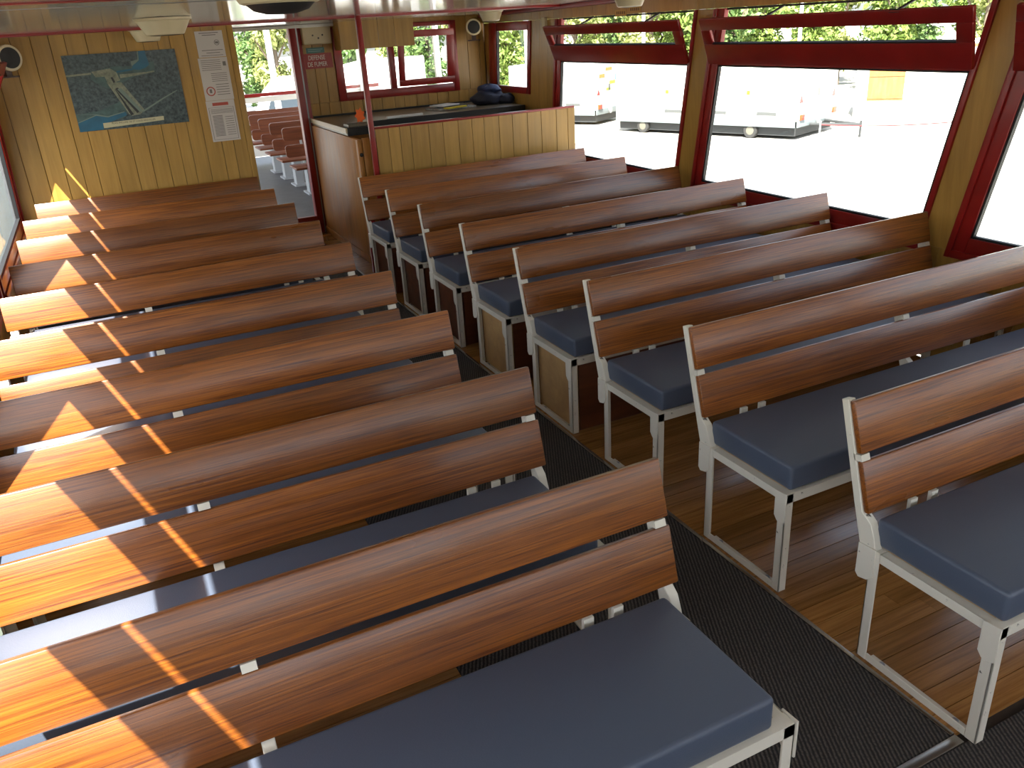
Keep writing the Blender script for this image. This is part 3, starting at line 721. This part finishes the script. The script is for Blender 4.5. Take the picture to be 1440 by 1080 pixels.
notice(-.264, 1.384, .214, .306, 'white notice with a red prohibition circle, middle of the three beside the doorway', rows,
       [('prohibition_ring', 'ring', (.24, .78, .026, .034), PRED), ('pictogram', 'box', (.20, .28, .73, .09), INK), ('emblem', 'box', (.82, .93, .10, .10), INK)], .0006)
rows = [(.12, .9, .21+.03*i, .01) for i in range(4)]+[(.15, .5, .36+.035*i, .016) for i in range(15)]+[(.58, .88, .40+.055*i, .012) for i in range(9)]+[(.06, .075, .17, .78), (.925, .94, .17, .78), (.06, .94, .95, .008), (.06, .94, .165, .006)]
notice(-.268, 1.078, .213, .304, 'white price-list notice headed by a red bar, lowest of the three beside the doorway', rows,
       [('red_heading', 'box', (.22, .78, .05, .075), PRED)])

# ------------------------------------------------------------------ outside: open deck behind the doorway
DECK = plain('deck_paint', (.075, .075, .078), .5, noise=.15, nscale=8)
dk = MB().box(-1.6, 2.6, Y_END+.06, 13.2, -.06, 0).build('floor_deck', DECK); struct('floor_deck', o=dk)
def deck_bench(y, n):
    t = thing('deck_bench', 'varnished open-deck bench on grey pedestals, %s row beyond the doorway' % n, 'bench', (.83, y, 0), 0, 'benches on the open deck')
    def rb(z0, z1, yy, name, length=1.55, th=.024):
        pts = []; r = .035
        for cx, cz, a0 in ((length-r, z1-r, 0), (r, z1-r, 90), (r, z0+r, 180), (length-r, z0+r, 270)):
            for k in range(5): a = math.radians(a0+k*22.5); pts.append((cx+r*math.cos(a), cz+r*math.sin(a)))
        m_ = MB(); k = len(pts)
        m_.v = [(a, yy+(b-.45)*.22, b) for a, b in pts]+[(a, yy+th+(b-.45)*.22, b) for a, b in pts]
        m_.f = [tuple(range(k)), tuple(reversed(range(k, 2*k)))]+[((i+1) % k, i, k+i, k+(i+1) % k) for i in range(k)]
        return m_.build(name, DECKWOOD, t)
    rb(.70, .845, .22, 'backrest_board'); rb(.52, .655, .22, 'backrest_board')
    MB().box(0, 1.55, -.18, .19, .425, .45).build('seat', DECKWOOD, t, bevel=.008)
    for x in (.30, 1.25):
        pd = MB().box(x, x+.10, -.06, .10, .02, .424).build('pedestal', plain('pedestal_grey', (.36, .38, .39), .5), t)
        MB().box(x-.03, x+.13, -.12, .18, 0, .02).build('foot', MATS['pedestal_grey'], pd)
        MB().prism([(.19, .424), (.215, .424), (.33, .80), (.305, .80)], x+.03, x+.06).build('back_support', MATS['pedestal_grey'], t)
for k, y in enumerate((8.42, 9.17, 9.90, 10.60, 11.3)): deck_bench(y, ORD[k])
rl = thing('deck_railing', 'white railing with red top rail closing the end of the deck', 'railing', (0, 12.45, 0))
MB().box(-1.6, 3.2, -.03, .03, .98, 1.03).build('top_rail', RED, rl)
MB().box(-1.6, 3.2, -.02, .02, .90, .975).build('rail', WHITE, rl)
MB().box(-1.6, 3.2, -.01, .01, .10, .72).build('bulwark', WHITE, rl)
for x in (-1.5, -.3, .9, 2.1, 3.1): MB().box(x, x+.05, -.025, .025, 0, .98).build('post', WHITE, rl)

cn = thing('deck_canopy', 'pale canopy roof on thin posts over the open deck', 'canopy', (0, 0, 0))
MB().box(-1.65, 3.0, Y_END+.03, 12.6, 2.02, 2.06).build('roof_sheet', WHITE, cn)
for x in (-1.55, 2.9):
    for yy in (9.0, 12.4): MB().box(x-.02, x+.02, yy-.02, yy+.02, 0.0, 2.02).build('post', WHITE, cn)

# ------------------------------------------------------------------ outside: ground, trees, vehicles
ZG = -2.5
gm = plain('pale_gravel', (.37, .355, .32), .9, noise=.12, nscale=.6)
m_ = MB().box(-160, 160, -120, 200, ZG-.2, ZG); g_ = m_.build('ground', gm); struct('ground', o=g_)
wt = MB().box(-22, -1.95, -60, 90, ZG-.05, -1.0).build('added_canal_water', plain('canal_green', (.055, .065, .045), .12, bump=.15, nscale=2.5)); struct('added_canal_water', o=wt)  # invented water, added to darken the left windows and cut bounce light
def foliage_mesh(name, seed, rx, rz, nleaf, mat, ls=.16):
    r = random.Random(seed); V = []; Fc = []
    cl = []
    for _ in range(34):
        a = r.random()*6.283; zz = r.random(); rad = rx*(.35+.65*math.sin(math.pi*min(1, .15+.8*zz)))*math.sqrt(r.random())
        cl.append((rad*math.cos(a), rad*math.sin(a), .7+rz*zz, .5+.35*r.random()))
    for _ in range(nleaf):
        c = r.choice(cl); d = Vector((r.gauss(0, 1), r.gauss(0, 1), r.gauss(0, 1))).normalized()*c[3]*(.6+.4*r.random())
        p = Vector(c[:3])+d
        if p.z < .1: p.z = .1+r.random()*.4
        nrm = (d.normalized()+Vector((r.gauss(0, .5), r.gauss(0, .5), r.gauss(0, .5)+.3))).normalized()
        u = nrm.orthogonal().normalized(); v = nrm.cross(u); an = r.random()*6.28
        u, v = u*math.cos(an)+v*math.sin(an), v*math.cos(an)-u*math.sin(an)
        s = ls*(.7+.7*r.random()); n = len(V)
        V += [tuple(p-u*s), tuple(p+v*s*.5), tuple(p+u*s), tuple(p-v*s*.5)]; Fc.append((n, n+1, n+2, n+3))
    me = bpy.data.meshes.new(name); me.from_pydata(V, [], Fc); me.materials.append(mat); return me
def leafmat(name, c1, c2):
    m, N, L, P = base(name)
    tc = N.new('ShaderNodeTexCoord'); n = N.new('ShaderNodeTexNoise'); n.inputs['Scale'].default_value = 3; n.inputs['Detail'].default_value = 3
    L.new(tc.outputs['Object'], n.inputs['Vector']); r = N.new('ShaderNodeValToRGB'); e = r.color_ramp.elements
    e[0].position = .35; e[0].color = (*c1, 1); e[1].position = .65; e[1].color = (*c2, 1)
    L.new(n.outputs[0], r.inputs[0]); L.new(r.outputs[0], P.inputs['Base Color']); P.inputs['Roughness'].default_value = .6
    tr_ = N.new('ShaderNodeBsdfTranslucent'); L.new(r.outputs[0], tr_.inputs[0]); mx = N.new('ShaderNodeMixShader'); mx.inputs[0].default_value = .35
    L.new(P.outputs[0], mx.inputs[1]); L.new(tr_.outputs[0], mx.inputs[2]); L.new(mx.outputs[0], N['Material Output'].inputs[0])
    return m
LF = [leafmat('leaf_fresh', (.09, .16, .03), (.27, .36, .08)), leafmat('leaf_deep', (.05, .11, .03), (.16, .25, .07)), leafmat('leaf_pale', (.16, .20, .05), (.40, .44, .16))]
FM = [foliage_mesh('foliage', 100+i, 1.15, 8.2+i*.5, 4600, LF[i], .15) for i in range(3)]
BARK = plain('bark', (.11, .085, .06), .9)
TM = MB()
for i in range(5): pass
def tree_trunk():
    m_ = MB(); m_.lathe([(.17, 0), (.14, 2), (.11, 4), (.06, 6.6)], (0, 0, 0), 10)
    m_.tube((0, 0, 2.5), (1.1, .4, 4.6), .05); m_.tube((0, 0, 3.2), (-1.0, .6, 5.2), .05); m_.tube((0, 0, 2.9), (.2, -1.1, 4.8), .045)
    o = m_.build('trunk', BARK); me = o.data; bpy.data.objects.remove(o); return me
TRM = tree_trunk()
LABT = ['fresh green leafy tree in the row beyond the yard', 'deep green leafy tree in the row beyond the yard', 'pale yellow-green leafy tree in the row beyond the yard']
def tree(x, y, k, sc, rz):
    t = thing('leafy_tree', LABT[k], 'tree', (x, y, ZG), rz, 'trees beyond the yard'); t.scale = (sc, sc, sc)
    for nm, me in (('foliage', FM[k]), ('trunk', TRM)):
        o = bpy.data.objects.new(nm, me); COL.objects.link(o); o.parent = t
rt = random.Random(9)
# tree belt: follows the far side of the yard, from ahead of the deck round to the right
def belt_row(px0, px1, dist, gap, k0):
    a0 = math.atan2(ray(px0, 60).x, ray(px0, 60).y); a1 = math.atan2(ray(px1, 60).x, ray(px1, 60).y); a_ = a0; i = k0
    while a_ < a1:
        p = CAM+Vector((math.sin(a_), math.cos(a_), 0))*(dist+rt.random()*1.0)
        tree(p.x, p.y, (i*2+i//3) % 3, .95+.1*rt.random(), rt.random()*6.28); a_ += gap/dist; i += 1
belt_row(270, 1520, 47, 3.9, 0)
belt_row(250, 1540, 52, 4.1, 1)
belt_row(250, 1540, 57, 4.3, 2)
# lamp posts
def lamp_post(px_, dist, label, h=8):
    d = ray(px_, 60); d.z = 0; d.normalize(); p = CAM+d*dist
    t = thing('lamp_post', label, 'lamp post', (p.x, p.y, ZG))
    MB().lathe([(.13, 0), (.12, .5), (.09, .6), (.07, h)], (0, 0, 0), 12).build('pole', plain('galvanised', (.50, .52, .53), .5), t, smooth=True)
    MB().lathe([(.17, 0), (.17, .03), (.12, .05)], (0, 0, 0), 12).build('base_plate', MATS['galvanised'], t)
    MB().box(-.12, .5, -.08, .08, h-.02, h+.09).build('lamp_head', MATS['galvanised'], t)
lamp_post(377, 24, 'pale grey lamp post seen through the open doorway')
lamp_post(614, 30, 'pale grey lamp post seen through the tilted end window')
lamp_post(741, 26, 'pale grey lamp post seen through the narrow window')
lamp_post(905, 41, 'pale grey lamp post behind the exhibition trailer')
lamp_post(1124, 41, 'pale grey lamp post behind the trailer tail lights')
# exhibition trailer
WB = plain('white_bodywork', (.80, .80, .78), .35); SK = plain('grey_skirt', (.13, .155, .165), .4); TY = plain('tyre', (.02, .02, .02), .8); CH = plain('chassis', (.025, .028, .03), .8)
ORL = plain('orange_lens', (.40, .05, .006), .3); RDL = plain('red_reflector', (.22, .008, .008), .3); YEL = plain('yellow_sticker', (.40, .34, .01), .5); OST = plain('ochre_strip', (.32, .17, .045), .5)
def trailer(A, ang, Ln, Wd, Ht, label, wheels, stickers=False):
    t = thing('trailer', label, 'trailer', (A.x, A.y, ZG), ang)
    MB().box(0, Ln, -Wd, 0, .62, Ht).build('body', WB, t, bevel=.04)
    MB().box(.04, Ln-.04, .001, .03, .42, .74).build('skirt', SK, t)
    MB().box(.1, Ln-.1, -Wd+.1, -.15, .12, .62).build('chassis', CH, t)
    for x in wheels:
        for yy in (-.22, -Wd):
            wh = MB().lathe([(.10, 0), (.25, 0), (.27, .03), (.27, .17), (.25, .20), (.10, .20)], (x, yy, .27), 24, 'Y').build('wheel', TY, t, smooth=True)
            MB().lathe([(.002, .205), (.08, .203), (.15, .201), (.15, .19), (.002, .19)], (x, yy, .27), 20, 'Y').build('hub_cap', plain('hub_cream', (.10, .095, .075), .6), wh, smooth=True)
    # rear face (x = 0)
    MB().box(-.06, 0, -Wd, 0, .42, .66).build('bumper', SK, t, bevel=.02)
    for yy in (-.24, -Wd+.24):
        lg = MB().box(-.10, -.061, yy-.16, yy+.16, .66, .84).build('tail_lamp', ORL, t, bevel=.01)
        MB().box(-.104, -.101, yy-.15, yy, .67, .83).build('red_lens', RDL, lg)
        MB().prism([(yy-.13, 1.22), (yy+.13, 1.22), (yy, 1.48)], -.015, -.001).build('triangle_reflector', RDL, t)
    MB().lathe([(.10, 0), (.16, 0), (.16, .03), (.10, .03)], (-.09, -Wd/2, .56), 20, 'X').build('tow_plate', GREYMETAL, t)
    MB().box(-.012, -.001, -Wd/2-.28, -Wd/2+.3, Ht-.34, Ht-.20).build('ochre_sign', OST, t)
    MB().box(-.012, -.001, -Wd/2-.12, -Wd/2+.06, 1.35, 1.62).build('notice_plate', plain('grey_print', (.12, .12, .12), .6), t)
    # long side
    for x in (.75, 2.7, 4.6): MB().box(x, x+.75, .0305, .036, .80, .92).build('vent', plain('vent_grey', (.06, .065, .065), .6), t)
    for x in (1.8, 5.2): MB().box(x, x+.14, .001, .012, 1.48, 1.62).build('sticker', YEL, t)
    MB().box(.2, Ln-.2, .001, .01, Ht-.42, Ht-.40).build('trim_line', OST, t)
    if stickers:
        for k, (yy, z, w2, h2, mt) in enumerate(((-.3, 1.9, .5, .16, OST), (-1.2, 1.6, .5, .14, plain('lime_sticker', (.28, .32, .03), .5)), (-.9, 1.35, .4, .12, MATS['lime_sticker']), (-1.7, 1.75, .2, .26, plain('aqua_sticker', (.03, .20, .19), .5)))):
            MB().box(-.012, -.001, yy-w2, yy, z, z+h2).build('sticker', mt, t)
    return t
A = onZ(1118, 198, ZG); B = onZ(866, 185, ZG)
ang = math.atan2(B.y-A.y, B.x-A.x); Ln = (B-A).length
tr1 = trailer(A, ang, Ln, 3.0, 2.62, 'long white exhibition trailer with tail lamps and two red triangles', (1.75, Ln-1.3))
m_ = MB(); 
for (a, b) in (((-.05, -.9, .45), (-1.6, -1.5, .42)), ((-.05, -2.1, .45), (-1.6, -1.5, .42))): m_.tube(a, b, .05)
m_.tube((-1.6, -1.5, 0), (-1.6, -1.5, .55), .04); m_.build('drawbar', CH, tr1)
A2 = onZ(868, 186, ZG); A2 = A2+Vector((.6, 2.6, 0))
trailer(A2, ang+.15, 4.5, 2.3, 2.5, 'white trailer covered with coloured stickers standing behind the long trailer', (1.6,), True)
# box truck seen through the end window
d = ray(492, 110); d.z = 0; d.normalize(); P0 = CAM+d*29
tk = thing('box_truck', 'large white box truck parked beyond the end window', 'truck', (P0.x, P0.y, ZG), -.45)
MB().box(-.3, 2.0, 0, 5.0, .8, 3.35).build('cargo_box', WB, tk, bevel=.05)
cab_ = MB().prism([(5.1, .5), (6.7, .5), (6.7, 1.5), (6.2, 2.4), (5.1, 2.6)], -.2, 1.9).build('cab', WB, tk)
MB().box(-.21, -.201, 5.5, 6.2, 1.5, 2.2).build('cab_window', plain('dark_glass', (.03, .04, .05), .1), cab_)
MB().box(-.2, 1.9, 0.1, 5.0, .45, .8).build('chassis', CH, tk)
for x in (-.22, 1.7):
    for yy in (1.0, 5.8): MB().lathe([(.12, 0), (.42, 0), (.42, .24), (.12, .24)], (x, yy, .42), 20, 'X').build('wheel', TY, tk)
# white bonnet van beside it, low white boxes of the yard
d = ray(560, 110); d.z = 0; d.normalize(); P0 = CAM+d*25
vn = thing('white_van', 'low white van parked beside the box truck', 'van', (P0.x, P0.y, ZG), -.9)
MB().prism([(-2.2, .35), (2.2, .35), (2.2, 1.05), (1.3, 1.25), (.7, 1.95), (-2.2, 2.0)], -.9, .9).build('body', WB, vn, bevel=.05)
for x in (-.92, .74):
    for yy in (-1.4, 1.4): MB().lathe([(.1, 0), (.33, 0), (.33, .18), (.1, .18)], (x, yy, .33), 20, 'X').build('wheel', TY, vn)
MB().box(-.91, -.901, -.3, .8, 1.25, 1.75).build('side_window', MATS['dark_glass'], vn)
# white camper seen through the doorway
d = ray(412, 110); d.z = 0; d.normalize(); P0 = CAM+d*38
cr = thing('white_camper', 'white camper van parked by the trees beyond the doorway', 'van', (P0.x, P0.y, ZG), 1.25)
MB().prism([(-2.4, .35), (2.3, .35), (2.35, 1.0), (1.7, 1.35), (1.2, 2.3), (.7, 2.75), (-2.4, 2.75)], -1.0, 1.0).build('body', WB, cr, bevel=.06)
for s_ in (-1.01, 1.002): MB().prism([(-1.7, 1.5), (1.1, 1.5), (.85, 2.1), (-1.7, 2.15)], s_, s_+.008).build('side_window', MATS['dark_glass'], cr)
for x in (-1.02, .86):
    for yy in (-1.5, 1.5):
        wh = MB().lathe([(.1, 0), (.34, 0), (.34, .17), (.1, .17)], (x, yy, .34), 20, 'X').build('wheel', TY, cr)
        MB().lathe([(.002, -.004), (.2, -.004), (.2, .174), (.002, .174)], (x, yy, .34), 16, 'X').build('rim', GREYMETAL, wh)
# market stall with timber shutter
P0 = onZ(1245, 190, ZG); d = ray(1250, 120); d.z = 0; d.normalize(); P0 = CAM+d*37
st = thing('market_stall', 'white stall with an orange timber shutter hanging under its awning', 'stall', (P0.x, P0.y, ZG), math.atan2(d.y, d.x)-math.pi/2)
MB().box(-1.2, 3.6, 0, 2.2, 0, 2.7).build('body', WB, st)
TIM = wood('orange_timber', (.26, .095, .028), (.33, .135, .042), 'Z', .5, 10, 1.0, .05, .02, .05)
sh = MB().box(-.75, .55, -.05, -.001, .65, 2.5).build('shutter', TIM, st)
for z in (.73, 1.55, 2.38): MB().box(-.72, .52, -.075, -.051, z, z+.07).build('batten', TIM, sh)
MB().box(-1.2, 3.6, -.5, -.0005, 2.52, 2.62).build('awning', TIM, st)
# rope barrier
Pa = onZ(1150, 215, ZG); Pb = onZ(1400, 205, ZG)
rp = thing('rope_barrier', 'red rope hung between two short posts in the yard', 'rope', (0, 0, 0))
for q in (Pa, Pb): MB().lathe([(.12, ZG), (.12, ZG+.03), (.025, ZG+.05), (.025, ZG+.92), (.04, ZG+.95)], (q.x, q.y, 0), 12).build('post', MATS['galvanised'], rp)
m_ = MB(); pr = None
for i in range(17):
    f = i/16; q = Pa.lerp(Pb, f); q.z = ZG+.85-.12*4*f*(1-f)
    if pr is not None: m_.tube(pr, q, .018, 6)
    pr = q
m_.build('rope', plain('red_rope', (.14, .006, .01), .7), rp)
